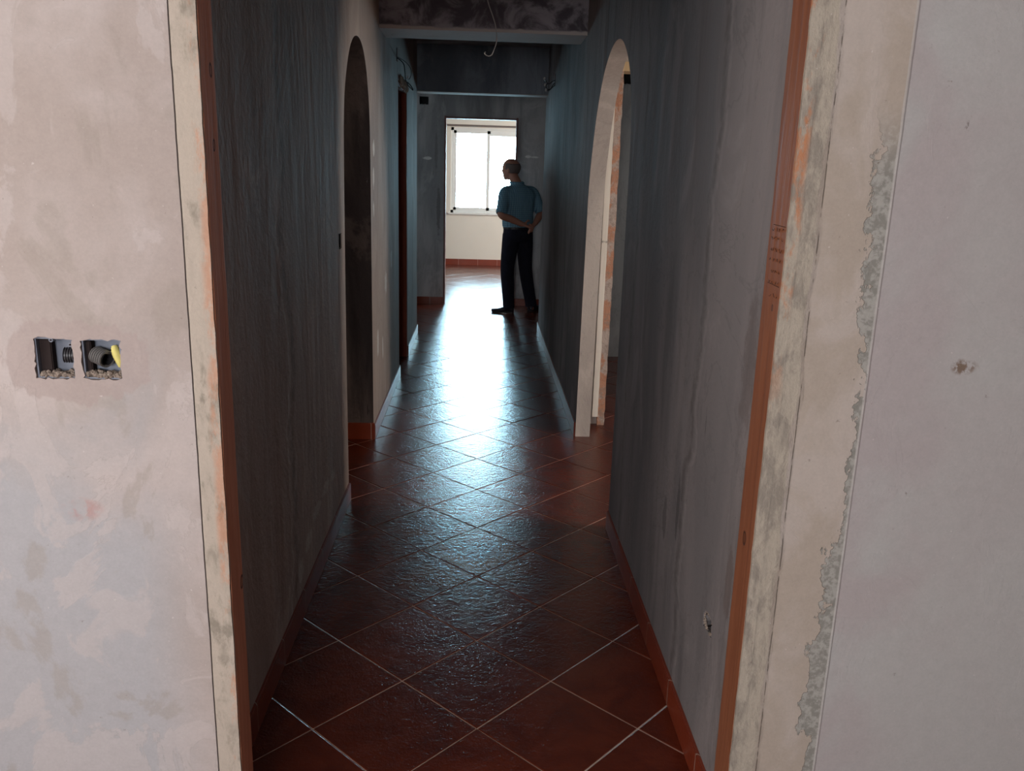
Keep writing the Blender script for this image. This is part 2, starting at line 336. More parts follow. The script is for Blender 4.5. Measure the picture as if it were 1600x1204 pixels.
def mat_glass():
    m = bpy.data.materials.new('window_glass'); m.use_nodes = True; nt = m.node_tree
    nt.nodes.clear(); o = nt.nodes.new('ShaderNodeOutputMaterial'); mx = nt.nodes.new('ShaderNodeMixShader')
    tr = nt.nodes.new('ShaderNodeBsdfTransparent'); tr.inputs[0].default_value = (0.93, 0.96, 0.95, 1)
    gl = nt.nodes.new('ShaderNodeBsdfGlossy'); gl.inputs['Roughness'].default_value = 0.02
    fr = nt.nodes.new('ShaderNodeFresnel'); fr.inputs[0].default_value = 1.5
    nt.links.new(fr.outputs[0], mx.inputs[0]); nt.links.new(tr.outputs[0], mx.inputs[1]); nt.links.new(gl.outputs[0], mx.inputs[2])
    nt.links.new(mx.outputs[0], o.inputs[0]); return m
M_glass = mat_glass()

# ------------------------------------------------------------------ mesh helpers
def link_mesh(name, bm, mats, parent=None, smooth=False, recalc=True):
    if recalc: bmesh.ops.recalc_face_normals(bm, faces=bm.faces[:])
    me = bpy.data.meshes.new(name); bm.to_mesh(me); bm.free()
    for m in (mats if isinstance(mats, (list, tuple)) else [mats]): me.materials.append(m)
    if smooth:
        for p in me.polygons: p.use_smooth = True
    o = bpy.data.objects.new(name, me); COL.objects.link(o)
    if parent: o.parent = parent
    return o
def add_box(bm, x0, x1, y0, y1, z0, z1, mi=0):
    vs = [bm.verts.new((x, y, z)) for x in (x0, x1) for y in (y0, y1) for z in (z0, z1)]
    fs = []
    for q in ((0, 1, 3, 2), (4, 6, 7, 5), (0, 4, 5, 1), (2, 3, 7, 6), (0, 2, 6, 4), (1, 5, 7, 3)):
        f = bm.faces.new([vs[i] for i in q]); f.material_index = mi; fs.append(f)
    return vs
def box(name, x0, x1, y0, y1, z0, z1, mat, parent=None, bevel=0.0):
    bm = bmesh.new(); add_box(bm, x0, x1, y0, y1, z0, z1)
    if bevel: bmesh.ops.bevel(bm, geom=bm.edges[:], offset=bevel, segments=2, affect='EDGES')
    return link_mesh(name, bm, mat, parent)
def slab(name, axis, c0, c1, outer, holes, mat, parent=None, edge_mat=None, arch=None):
    """A wall of real thickness between c0 and c1 on the given axis; outer and holes are (u, v) loops."""
    bm = bmesh.new()
    P = (lambda u, v, c: (c, u, v)) if axis == 'x' else (lambda u, v, c: (u, c, v))
    edges = []; loops = []
    for lp in [outer]+list(holes):
        vs = [bm.verts.new(P(u, v, c0)) for u, v in lp]
        edges += [bm.edges.new((vs[i], vs[(i+1) % len(vs)])) for i in range(len(vs))]; loops.append(vs)
    r = bmesh.ops.triangle_fill(bm, edges=edges, use_beauty=True, use_dissolve=False)
    faces = [f for f in r['geom'] if isinstance(f, bmesh.types.BMFace)]
    back = {}
    for lp in loops:
        for v in lp:
            co = v.co.copy()
            if axis == 'x': co.x = c1
            else: co.y = c1
            back[v] = bm.verts.new(co)
    for f in faces: bm.faces.new([back[v] for v in reversed(f.verts)])
    for k, lp in enumerate(loops):
        for i in range(len(lp)):
            a, b = lp[i], lp[(i+1) % len(lp)]
            f = bm.faces.new((a, b, back[b], back[a]))
            uu = (a.co.y+b.co.y)/2 if axis == 'x' else (a.co.x+b.co.x)/2; vv = (a.co.z+b.co.z)/2
            if arch and k == 0 and arch[0] < uu < arch[1] and 0.001 < vv < 2.25: f.material_index = 1
    mats = [mat]+([edge_mat] if edge_mat is not None else [])
    return link_mesh(name, bm, mats, parent)
def rect(u0, u1, v0, v1): return [(u0, v0), (u1, v0), (u1, v1), (u0, v1)]
def ragged(u0, u1, v0, v1, amp, n, seed):
    R = random.Random(seed); out = []
    cs = rect(u0, u1, v0, v1)
    for k in range(4):
        a, b = cs[k], cs[(k+1) % 4]
        for i in range(n):
            f = i/n; u = a[0]+(b[0]-a[0])*f; v = a[1]+(b[1]-a[1])*f
            out.append((u+R.uniform(-amp, amp), v+R.uniform(-amp, amp)))
    return out
def catmull(pts, n=5):
    out = []
    for i in range(len(pts)-1):
        p0 = pts[max(i-1, 0)]; p1 = pts[i]; p2 = pts[i+1]; p3 = pts[min(i+2, len(pts)-1)]
        for k in range(n):
            t = k/n; out.append(tuple(0.5*((2*p1[j])+(-p0[j]+p2[j])*t+(2*p0[j]-5*p1[j]+4*p2[j]-p3[j])*t*t+(-p0[j]+3*p1[j]-3*p2[j]+p3[j])*t**3) for j in range(len(p1))))
    out.append(tuple(pts[-1])); return out
def tube(bm, pts, rad, seg=8, cap=True, mi=0, flat=1.0):
    """Tube through 3-D points; rad is a number or one value (or pair) per point."""
    P = [Vector(p) for p in pts]; n = len(P)
    R = [rad]*n if not isinstance(rad, (list, tuple)) else list(rad)
    prev = None; rings = []
    for i in range(n):
        d = (P[min(i+1, n-1)]-P[max(i-1, 0)]).normalized()
        if prev is None:
            a = Vector((0, 0, 1)) if abs(d.z) < 0.9 else Vector((0, 1, 0)); u = d.cross(a).normalized()
        else: u = (prev-d*prev.dot(d)).normalized()
        prev = u; w = d.cross(u)
        r = R[i]; ru, rw = (r if isinstance(r, (list, tuple)) else (r, r*flat))
        rings.append([bm.verts.new(P[i]+u*ru*math.cos(2*PI*k/seg)+w*rw*math.sin(2*PI*k/seg)) for k in range(seg)])
    for a, b in zip(rings, rings[1:]):
        for k in range(seg):
            f = bm.faces.new((a[k], a[(k+1) % seg], b[(k+1) % seg], b[k])); f.material_index = mi
    if cap:
        for rg in (rings[0], rings[-1]):
            f = bm.faces.new(rg); f.material_index = mi
    return rings
def empty(name, loc=(0, 0, 0)):
    o = bpy.data.objects.new(name, None); COL.objects.link(o); o.location = loc; o.empty_display_size = 0.05; return o
def place(o, parent):
    """Parent o to an Empty while keeping o's world-space mesh where it is."""
    o.parent = parent; o.location = -Vector(parent.location); return o
def struct(o, label=None):
    o['kind'] = 'structure'
    if label: o['label'] = label
    return o
def tag(o, label, cat, group=None):
    o['label'] = label; o['category'] = cat
    if group: o['group'] = group
    return o

H = 2.67          # ceiling height
# ------------------------------------------------------------------ floor: diamond-laid tiles, one mesh
def make_floor():
    bm = bmesh.new(); R = random.Random(5)
    ox, oy, ga, hd = 0.0155, 2.088, -0.0058, 0.33*2**0.5/2
    c, s = math.cos(ga), math.sin(ga)
    gap = 0.0021; ch = 0.0022
    for i in range(-16, 19):
        for j in range(-24, 56):
            if (i+j) % 2 == 0: continue
            cx = ox+c*i*hd+s*j*hd; cy = oy-s*i*hd+c*j*hd
            if not (-3.3 < cx < 3.8 and -3.3 < cy < 14.7): continue
            tx, ty, tz = R.uniform(-1, 1)*0.0007, R.uniform(-1, 1)*0.0007, R.uniform(-1, 1)*0.0002
            def ring(h, z, tilt=True):
                out = []
                for a, b in ((0, -1), (1, 0), (0, 1), (-1, 0)):
                    dx, dy = a*h, b*h
                    out.append(bm.verts.new((cx+c*dx+s*dy, cy-s*dx+c*dy, z+(tz+tx*a+ty*b)*(1 if tilt else 0))))
                return out
            q = 2**0.5
            top = ring(hd-(gap+ch)*q, 0.0); mid = ring(hd-(gap+ch*0.35)*q, -0.0007); bot = ring(hd-gap*q, -0.0035, False)
            bm.faces.new(top)
            for A, B in ((top, mid), (mid, bot)):
                for k in range(4): bm.faces.new((B[k], B[(k+1) % 4], A[(k+1) % 4], A[k]))
    vs = [bm.verts.new(p) for p in ((-3.3, -3.3, -0.0020), (3.8, -3.3, -0.0020), (3.8, 14.7, -0.0020), (-3.3, 14.7, -0.0020))]
    f = bm.faces.new(vs); f.material_index = 1
    vs2 = [bm.verts.new(p) for p in ((-3.3, -3.3, -0.15), (3.8, -3.3, -0.15), (3.8, 14.7, -0.15), (-3.3, 14.7, -0.15))]
    f = bm.faces.new(vs2[::-1]); f.material_index = 1
    for k in range(4):
        f = bm.faces.new((vs[k], vs2[k], vs2[(k+1) % 4], vs[(k+1) % 4])); f.material_index = 1
    return link_mesh('floor', bm, [M_tile, M_grout], recalc=False)
struct(make_floor(), 'dark red glossy terracotta tiles laid as diamonds with pale joints')

struct(box('ceiling', -3.3, 3.8, -3.3, 14.7, H, H+0.12, M_ceil), 'bare grey concrete ceiling above the corridor')

# ------------------------------------------------------------------ outer walls (shell)
Wz = (0.87, 2.25)
struct(slab('wall_west', 'x', -2.6, -2.75, rect(-3.2, 14.5, 0, H), [rect(-0.65, 0.95, 0.92, 2.18), rect(8.45, 9.75, 0.95, 2.15)], M_beige), 'plastered outer wall on the left of the flat')
struct(slab('wall_east', 'x', 3.6, 3.75, rect(-3.2, 14.5, 0, H), [rect(2.58, 3.18, 0.95, 2.15), rect(5.75, 6.65, 0.95, 2.15), rect(11.55, 13.05, 1.0, 2.2)], M_beige), 'plastered outer wall on the right of the flat')
struct(box('wall_south', -2.6, 3.6, -3.2, -3.05, 0, H, M_beige), 'plastered wall behind the camera')
struct(slab('wall_north', 'y', 14.4, 14.6, rect(-2.6, 3.6, 0, H), [rect(-0.52, 0.72, Wz[0], Wz[1])], M_cream), 'cream painted wall around the far window')

for nm, xa, xb, ya, yb, za, zb in (('sky_blocker_2', -2.75, -2.72, -0.65, 0.95, 0.92, 2.18), ('sky_blocker_3', -2.75, -2.72, 8.45, 9.75, 0.95, 2.15), ('sky_blocker_4', 3.72, 3.75, 2.58, 3.18, 0.95, 2.15),
                               ('sky_blocker_5', 3.72, 3.75, 5.75, 6.65, 0.95, 2.15), ('sky_blocker_6', 3.72, 3.75, 11.55, 13.05, 1.0, 2.2)):
    struct(box(nm, xa, xb, ya, yb, za, zb, M_cream), 'added panel that blocks sky light at an unseen opening')  # added panels behind the lamps keep the bright sky from leaking in

# ------------------------------------------------------------------ wall with the near opening (plaster faces the camera)
YF = 1.62
hole_a = ragged(-0.862, -0.789, 1.134, 1.214, 0.0028, 9, 3)
hole_b = ragged(-0.771, -0.697, 1.134, 1.212, 0.0030, 9, 8)
face_outer = [(-2.6, 0), (-0.532, 0), (-0.532, 2.10), (0.612, 2.10), (0.612, 0), (3.6, 0), (3.6, H), (-2.6, H)]
struct(slab('wall_front', 'y', YF, 1.72, face_outer, [hole_a, hole_b], M_face), 'pale patched plaster wall around the near opening')

# wooden lining of the near opening
d1 = empty('door_1', (0.04, 1.67, 0)); struct(d1, 'reddish rough pine lining around the near opening')
def jamb(name, x0, x1, y0, y1, z0, z1, mat, parent, axis='x', wob=0.0012, n=40, seed=1, label=None):
    bm = bmesh.new(); R = random.Random(seed); rings = []
    for k in range(n+1):
        z = z0+(z1-z0)*k/n; w = [R.uniform(-wob, wob) for _ in range(4)]
        rings.append([bm.verts.new(p) for p in ((x0+w[0], y0+w[1], z), (x1+w[2], y0+w[1], z), (x1+w[2], y1+w[3], z), (x0+w[0], y1+w[3], z))])
    for a, b in zip(rings, rings[1:]):
        for k in range(4): bm.faces.new((a[k], a[(k+1) % 4], b[(k+1) % 4], b[k]))
    bm.faces.new(rings[0]); bm.faces.new(rings[-1])
    o = link_mesh(name, bm, mat); place(o, parent)
    if label: o['label'] = label
    return o
struct(jamb('trim_4', -0.536, -0.5125, 1.619, 1.6275, 0.0, 2.10, M_face, d1, wob=0.0007, n=70, seed=14))
struct(jamb('trim_5', 0.5925, 0.616, 1.619, 1.6275, 0.0, 2.10, M_face, d1, wob=0.0007, n=70, seed=15))
jamb('jamb', -0.534, -0.512, 1.627, 1.708, 0.0, 2.10, M_wood_l, d1, wob=0.0004, seed=4, label='darker left jamb with small knots')
jamb('jamb', 0.592, 0.614, 1.627, 1.722, 0.0, 2.10, M_wood_r, d1, wob=0.0004, seed=6, label='brighter right jamb with pencil scribbles')
o = box('head_jamb', -0.534, 0.614, 1.627, 1.722, 2.08, 2.102, M_wood_l); place(o, d1)
# pencil scribbles on the right jamb
bm = bmesh.new(); R = random.Random(11)
for z in (1.455, 1.437, 1.415, 1.395, 1.372, 1.35, 1.325):
    y = 1.64
    while y < 1.70:
        L = R.uniform(0.004, 0.014); pts = []
        for k in range(4): pts.append((0.5912, y+L*k/3, z+R.uniform(-0.004, 0.004)))
        tube(bm, pts, 0.0005, 4)
        y += L+R.uniform(0.004, 0.016)
for z in (1.462, 1.345):
    tube(bm, [(0.5912, 1.632, z), (0.5912, 1.70, z+0.002)], 0.0006, 4)
o = link_mesh('pencil_marks', bm, M_pencil); place(o, d1); o['label'] = 'dark pencil scribbles on the wood'

# ------------------------------------------------------------------ corridor walls
La = catmull([(4.745, -0.0), (4.745, 0.8), (4.75, 1.58), (4.735, 1.829), (4.674, 1.984), (4.605, 2.075), (4.50, 2.14), (4.357, 2.165), (4.20, 2.14), (4.06, 2.065), (3.93, 1.92), (3.872, 1.774), (3.845, 1.55), (3.81, 0.8), (3.80, 0.0)], 6)
Lout = [(1.72, 0), (3.80, 0)]+La[::-1][1:-1]+[(4.745, 0), (6.33, 0), (6.33, 2.17), (7.05, 2.17), (7.05, 0), (8.12, 0), (8.12, H), (1.72, H)]
box_lw = rect(6.25, 6.35, 2.27, 2.39)
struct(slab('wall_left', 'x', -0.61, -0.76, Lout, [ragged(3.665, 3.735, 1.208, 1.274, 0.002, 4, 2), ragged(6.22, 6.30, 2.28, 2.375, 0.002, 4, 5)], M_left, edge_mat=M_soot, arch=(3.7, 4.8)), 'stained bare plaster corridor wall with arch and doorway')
Ra = catmull([(4.862, 0), (4.84, 0.7), (4.815, 1.2), (4.793, 1.495), (4.71, 1.70), (4.618, 1.852), (4.449, 2.018), (4.263, 2.108), (4.10, 2.142), (3.95, 2.138), (3.818, 2.098), (3.695, 2.025), (3.618, 1.95), (3.56, 1.85), (3.525, 1.72), (3.51, 1.45), (3.50, 0.7), (3.50, 0)], 6)
Rout = [(1.72, 0), (3.50, 0)]+Ra[::-1][1:-1]+[(4.862, 0), (8.40, 0), (8.40, H), (1.72, H)]
struct(slab('wall_right', 'x', 0.60, 0.688, Rout, [ragged(1.872, 1.945, 0.425, 0.468, 0.006, 6, 21), ragged(7.42, 7.50, 2.27, 2.37, 0.002, 4, 7)], M_right, edge_mat=M_beige, arch=(3.4, 4.9)), 'grey streaked plaster corridor wall with a lit arch')

# ------------------------------------------------------------------ partitions of the side rooms
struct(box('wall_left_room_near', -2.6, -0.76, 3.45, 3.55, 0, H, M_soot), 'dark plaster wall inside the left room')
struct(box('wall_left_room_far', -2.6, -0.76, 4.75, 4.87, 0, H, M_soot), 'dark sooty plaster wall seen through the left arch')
struct(box('wall_left_hall', -2.6, -0.76, 8.0, 8.12, 0, H, M_dim), 'plaster wall of the far hall on the left')
struct(box('wall_right_hall', 0.688, 3.6, 8.28, 8.40, 0, H, M_dim), 'plaster wall of the far hall on the right')
struct(box('wall_side_room_near', 0.688, 3.6, 2.4, 2.5, 0, H, M_beige), 'pale plaster wall of the right side room')
struct(slab('wall_side_room_far', 'y', 5.14, 5.24, [(0.688, 0), (0.806, 0), (0.806, 2.16), (1.62, 2.16), (1.62, 0), (3.6, 0), (3.6, H), (0.688, H)], [], M_beige), 'pale plaster wall behind the right arch')
struct(slab('wall_back_room', 'y', 7.2, 7.3, rect(0.688, 3.6, 0, H), [ragged(1.138, 1.232, 2.280, 2.362, 0.001, 3, 4)], M_dim), 'grey plaster wall seen through the right doorway')

# brick edge and battens of the side room doorway
d3 = empty('door_3', (0.8, 5.16, 0)); struct(d3, 'unfinished doorway edge behind the right arch')
jamb('jamb', 0.768, 0.812, 5.112, 5.245, 0.0, 2.15, M_brick, d3, wob=0.003, n=60, seed=9, label='exposed brick and mortar edge')
jamb('batten', 0.733, 0.768, 5.108, 5.141, 0.055, 2.12, M_whitewood, d3, wob=0.001, n=50, seed=12, label='whitewashed upright batten')
jamb('jamb', 1.60, 1.63, 5.12, 5.245, 0.0, 2.15, M_brick, d3, wob=0.003, seed=19)
o = box('head_jamb', 0.74, 1.66, 5.105, 5.25, 2.137, 2.188, M_wood_y); place(o, d3); o['label'] = 'pale yellow wooden head'

# ------------------------------------------------------------------ end wall, hall
struct(slab('wall_end', 'y', 10.0, 10.12, [(-2.6, 0), (-0.436, 0), (-0.436, 2.145), (0.402, 2.145), (0.402, 0), (3.6, 0), (3.6, H), (-2.6, H)],
            [ragged(-0.722, -0.620, 2.268, 2.356, 0.002, 4, 6)], M_end), 'dark plaster end wall around the bright doorway')
d4 = empty('door_4', (0, 10.05, 0)); struct(d4, 'thin dark wooden lining of the bright end doorway')
jamb('jamb', -0.438, -0.418, 9.99, 10.125, 0, 2.155, M_wood_dark, d4, seed=31)
jamb('jamb', 0.384, 0.404, 9.99, 10.125, 0, 2.155, M_wood_dark, d4, seed=32)
o = box('head_jamb', -0.438, 0.404, 9.99, 10.125, 2.13, 2.147, M_wood_dark); place(o, d4)

# left corridor doorway lining
d2 = empty('door_2', (-0.68, 6.7, 0)); struct(d2, 'red-brown wooden lining in the left corridor doorway')
jamb('jamb', -0.765, -0.612, 7.028, 7.052, 0, 2.15, M_wood_d, d2, seed=41)
jamb('jamb', -0.765, -0.614, 6.33, 6.352, 0, 2.15, M_wood_d, d2, seed=42)
o = box('head_jamb', -0.765, -0.614, 6.33, 7.052, 2.135, 2.158, M_wood_d); place(o, d2)
# lumps of filler over that lining
bm = bmesh.new(); R = random.Random(8)
for k in range(16):
    y = 6.50+0.56*k/15; r = R.uniform(0.018, 0.034)
    m = Matrix.Translation((-0.612+R.uniform(-0.01, 0.006), y, 2.185-0.012*R.random()+0.012*math.sin(k*1.9)))@Matrix.Diagonal((0.7, 1.0, 1.25, 1))
    bmesh.ops.create_icosphere(bm, subdivisions=2, radius=r, matrix=m)
for v in bm.verts: v.co += Vector((R.uniform(-1, 1), R.uniform(-1, 1), R.uniform(-1, 1)))*0.003
o = link_mesh('filler', bm, M_chalk); place(o, d2); o['label'] = 'ragged pale filler above the wood'

# ------------------------------------------------------------------ beams
struct(box('trim_1', -0.61, 0.60, 5.22, 5.58, 2.338, H, M_beam), 'mouldy concrete beam across the corridor')
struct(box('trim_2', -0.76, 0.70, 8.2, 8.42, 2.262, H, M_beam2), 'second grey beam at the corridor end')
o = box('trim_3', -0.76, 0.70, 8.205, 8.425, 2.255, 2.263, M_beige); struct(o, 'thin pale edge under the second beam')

# ------------------------------------------------------------------ skirtings
SH = 0.088
def skirt(name, x0, x1, y0, y1, label, h=SH):
    struct(box(name, x0, x1, y0, y1, -0.001, h, M_skirt, bevel=0.0025), label)
skirt('baseboard_left', -0.612, -0.600, 1.722, 3.798, 'terracotta skirting along the near left wall')
skirt('baseboard_left', -0.612, -0.600, 4.747, 6.328, 'terracotta skirting between left arch and doorway')
skirt('baseboard_left', -0.612, -0.600, 7.055, 8.13, 'terracotta skirting at the far end of the left wall')
skirt('baseboard_left_arch', -2.6, -0.602, 4.735, 4.748, 'terracotta skirting inside the left arch', 0.10)
skirt('baseboard_right', 0.590, 0.602, 1.722, 3.498, 'terracotta skirting along the near right wall')
skirt('baseboard_right', 0.590, 0.602, 4.872, 8.41, 'terracotta skirting beyond the right arch')
skirt('baseboard_end', -2.6, -0.439, 9.987, 10.001, 'terracotta skirting on the end wall', 0.085)
skirt('baseboard_end', 0.405, 3.6, 9.987, 10.001, 'terracotta skirting right of the end doorway', 0.085)
skirt('baseboard_north', -2.6, 3.6, 14.385, 14.401, 'bright terracotta skirting under the far window', 0.10)

# ------------------------------------------------------------------ far window
def window(name, loc, x0, x1, z0, z1, yf, label, rollbox=False):
    w = empty(name, loc); struct(w, label)
    fr = bmesh.new(); t = 0.045
    add_box(fr, x0, x0+t, yf, yf+0.09, z0, z1); add_box(fr, x1-t, x1, yf, yf+0.09, z0, z1)
    add_box(fr, x0, x1, yf, yf+0.09, z0, z0+t); add_box(fr, x0, x1, yf, yf+0.09, z1-t, z1)
    f = link_mesh('window_frame', fr, M_alu); place(f, w)
    xm = (x0+x1)/2
    for k, (a, b, yy) in enumerate(((x0+t-0.005, xm+0.028, yf+0.012), (xm-0.028, x1-t+0.005, yf+0.048))):
        s = bmesh.new(); q = 0.05; dz = 0.0 if k == 0 else 0.0
        zt = z1-t+0.004; zb = z0+t-0.004
        add_box(s, a, a+q, yy, yy+0.028, zb, zt); add_box(s, b-q, b, yy, yy+0.028, zb, zt)
        add_box(s, a, b, yy, yy+0.028, zb, zb+q); add_box(s, a, b, yy, yy+0.028, zt-(q if k == 0 else 0.085), zt)
        so = link_mesh('window_sash', s, M_alu); place(so, w)
        g = box('glass_pane', a+q-0.004, b-q+0.004, yy+0.011, yy+0.017, zb+q-0.004, zt-q+0.004, M_glass); g.parent = so
    return w
w1 = window('window_1', (0.1, 14.5, 0.87), -0.52, 0.72, Wz[0], Wz[1], 14.43, 'bright two-pane sliding window in the end room')
o = box('window_sill', -0.56, 0.76, 14.36, 14.45, 0.845, 0.872, M_alu, bevel=0.003); place(o, w1)
o = box('shutter_box', -2.0, 1.6, 14.26, 14.40, 2.29, 2.40, M_cream, bevel=0.004); place(o, w1); o['label'] = 'cream shutter housing above the window'
o = box('shutter_shadow', -0.60, 0.80, 14.30, 14.402, 2.262, 2.29, plain('painted_shadow_grey', (0.18, 0.15, 0.14), 0.5)); place(o, w1)  # dark strip painted in as the shadow under the shutter housing

# ------------------------------------------------------------------ recessed boxes
def recess(name, axis, c, depth, u0, u1, v0, v1, mat, wall=0.003):
    """Open-fronted box set in a wall; c is the wall face, depth signed into the wall."""
    bm = bmesh.new(); P = (lambda u, v, k: (k, u, v)) if axis == 'x' else (lambda u, v, k: (u, k, v))
    def pl(a0, a1, b0, b1, k0, k1):
        xs = [P(a, b, k) for a in (a0, a1) for b in (b0, b1) for k in (k0, k1)]
        lo = [min(p[i] for p in xs) for i in range(3)]; hi = [max(p[i] for p in xs) for i in range(3)]
        add_box(bm, lo[0], hi[0], lo[1], hi[1], lo[2], hi[2])
    f = c+0.004*(1 if depth > 0 else -1); b = c+depth
    pl(u0-wall, u0, v0-wall, v1+wall, f, b); pl(u1, u1+wall, v0-wall, v1+wall, f, b)
    pl(u0, u1, v0-wall, v0, f, b); pl(u0, u1, v1, v1+wall, f, b)
    pl(u0-wall, u1+wall, v0-wall, v1+wall, b, b+wall*(1 if depth > 0 else -1))
    return link_mesh(name, bm, mat)

def corrugated(bm, p0, p1, r, ridges, mi=0, seg=20, inner_mi=None):
    p0, p1 = Vector(p0), Vector(p1); pts = []; rad = []
    n = ridges*4
    for k in range(n+1):
        pts.append(p0.lerp(p1, k/n)); rad.append(r*(1.0 if k % 4 in (0, 1) else 0.82))
    rings = tube(bm, pts, rad, seg, cap=False, mi=mi)
    # bore: inner wall so the end reads as an open pipe
    pts2 = [p1, p1.lerp(p0, 0.75)]
    r2 = tube(bm, pts2, r*0.74, seg, cap=False, mi=inner_mi if inner_mi is not None else mi)
    for k in range(seg):
        a, b = rings[-1], r2[0]
        # match ring order by nearest angle
        f = bm.faces.new((a[k], a[(k+1) % seg], b[(k+1) % seg], b[k])) if (a[k].co-b[k].co).length < r*0.6 else None
    f = bm.faces.new(r2[-1]); f.material_index = inner_mi if inner_mi is not None else mi
def crumbs(bm, x0, x1, y0, y1, z, n, seed, mi=0, smin=0.0015, smax=0.006):
    R = random.Random(seed)
    for k in range(n):
        r = R.uniform(smin, smax)
        m = Matrix.Translation((R.uniform(x0, x1), R.uniform(y0, y1), z+r*R.uniform(0.1, 1.0)))@Matrix.Rotation(R.uniform(0, 6), 4, Vector((R.random(), R.random(), 1)).normalized())@Matrix.Diagonal((1, R.uniform(.6, 1), R.uniform(.5, .9), 1))
        bmesh.ops.create_icosphere(bm, subdivisions=1, radius=r, matrix=m)

# left switch box: dark block standing for the shade on its left, blue-grey back, ribbed conduit end
b1 = empty('switch_box', (-0.826, YF+0.02, 1.135))
tag(b1, 'open wall box with blue-grey back, the left of the two cut into the pale wall', 'electrical box', 'open electrical boxes in the pale wall')
o = recess('box_shell', 'y', YF, 0.030, -0.858, -0.790, 1.137, 1.212, M_slate); place(o, b1)
o = box('shade_block', -0.8575, -0.834, YF+0.012, YF+0.029, 1.1385, 1.2105, M_dark, bevel=0.002); place(o, b1); o['label'] = 'dark block standing for the shade in the left of the box'
bm = bmesh.new(); corrugated(bm, (-0.788, YF+0.017, 1.178), (-0.810, YF+0.013, 1.179), 0.0155, 5)
o = link_mesh('conduit', bm, M_conduit, smooth=False); place(o, b1); o['label'] = 'short ribbed dark conduit end'
bm = bmesh.new(); crumbs(bm, -0.856, -0.792, YF+0.004, YF+0.026, 1.137, 130, 5, smin=0.002, smax=0.008)
o = link_mesh('mortar', bm, M_crumb); place(o, b1); o['label'] = 'rough mortar on the box floor'
bm = bmesh.new()
for cx, cz in ((-0.828, 1.2105), (-0.792, 1.202)):
    bm = bmesh.new(); tube(bm, [(cx, YF+0.001, cz), (cx, YF+0.012, cz)], 0.0042, 12); tube(bm, [(cx, YF-0.0006, cz), (cx, YF+0.002, cz)], 0.0018, 8, mi=1)
    o = link_mesh('screw_lug', bm, [M_slate, M_dark]); place(o, b1)
# right switch box: fat corrugated conduit, yellow pipe at its right edge
b2 = empty('switch_box', (-0.734, YF+0.02, 1.135))
tag(b2, 'open wall box with a black corrugated conduit and yellow edge, the right of the two', 'electrical box', 'open electrical boxes in the pale wall')
o = recess('box_shell', 'y', YF, 0.030, -0.768, -0.700, 1.137, 1.211, M_slate); place(o, b2)
o = box('shade_block', -0.7675, -0.757, YF+0.010, YF+0.029, 1.1385, 1.2085, M_dark, bevel=0.002); place(o, b2); o['label'] = 'dark block standing for the shade at the left edge of the box'  # dark block put in for the shade, not a box part
bm = bmesh.new(); corrugated(bm, (-0.752, YF+0.018, 1.180), (-0.7245, YF+0.004, 1.1735), 0.0170, 6, mi=0, inner_mi=1)
o = link_mesh('conduit', bm, [M_conduit2, M_black]); place(o, b2); o['label'] = 'corrugated conduit with a black bore'
bm = bmesh.new()
pts = catmull([(-0.7125, YF+0.012, 1.200), (-0.709, YF+0.009, 1.188), (-0.7035, YF+0.008, 1.172), (-0.7020, YF+0.010, 1.158)], 6)
tube(bm, pts, [0.004+0.0045*math.sin(PI*min(1, (k+1)/len(pts)))+0.0006*(k % 2) for k in range(len(pts))], 12)
o = link_mesh('yellow_pipe', bm, M_yellow, smooth=True); place(o, b2); o['label'] = 'bright yellow pipe stub'
bm = bmesh.new(); crumbs(bm, -0.766, -0.702, YF+0.004, YF+0.026, 1.137, 150, 9, smin=0.002, smax=0.0085)
o = link_mesh('mortar', bm, M_crumb); place(o, b2); o['label'] = 'broken mortar lumps'
bm = bmesh.new(); crumbs(bm, -0.764, -0.704, YF+0.003, YF+0.020, 1.141, 9, 19, smin=0.003, smax=0.005)
o = link_mesh('plaster_chips', bm, M_chalk); place(o, b2); o['label'] = 'pale plaster chips'

# small rectangular boxes elsewhere
def simple_box(axis, c, depth, u0, u1, v0, v1, label, group=None):
    e = empty('junction_box', ((c, (u0+u1)/2, v0) if axis == 'x' else ((u0+u1)/2, c, v0)))
    tag(e, label, 'electrical box', group)
    o = recess('box_shell', axis, c, depth, u0, u1, v0, v1, M_black); place(o, e)
    return e
e = simple_box('x', -0.61, -0.05, 3.668, 3.732, 1.211, 1.271, 'small dark empty box beside the left arch')
e = simple_box('x', -0.61, -0.06, 6.223, 6.297, 2.283, 2.372, 'dark empty box high on the left wall, black wires hanging from it')
e = simple_box('x', 0.60, 0.05, 7.423, 7.497, 2.273, 2.367, 'dark empty box high on the far right wall, wires poking out')
e = simple_box('y', 10.0, 0.06, -0.718, -0.624, 2.272, 2.352, 'square dark box on the end wall left above the bright doorway')
bm = bmesh.new(); crumbs(bm, -0.715, -0.627, 9.998, 10.012, 2.268, 16, 3, smin=0.003, smax=0.008)
o = link_mesh('plaster_rim', bm, M_dim); place(o, e)
e = simple_box('y', 7.2, 0.05, 1.141, 1.229, 2.283, 2.359, 'black box in the grey wall seen through the right arch')
bm = bmesh.new(); crumbs(bm, 1.16, 1.21, 7.192, 7.20, 2.272, 10, 3, smin=0.003, smax=0.008)
o = link_mesh('plaster_rim', bm, M_dim); place(o, e)
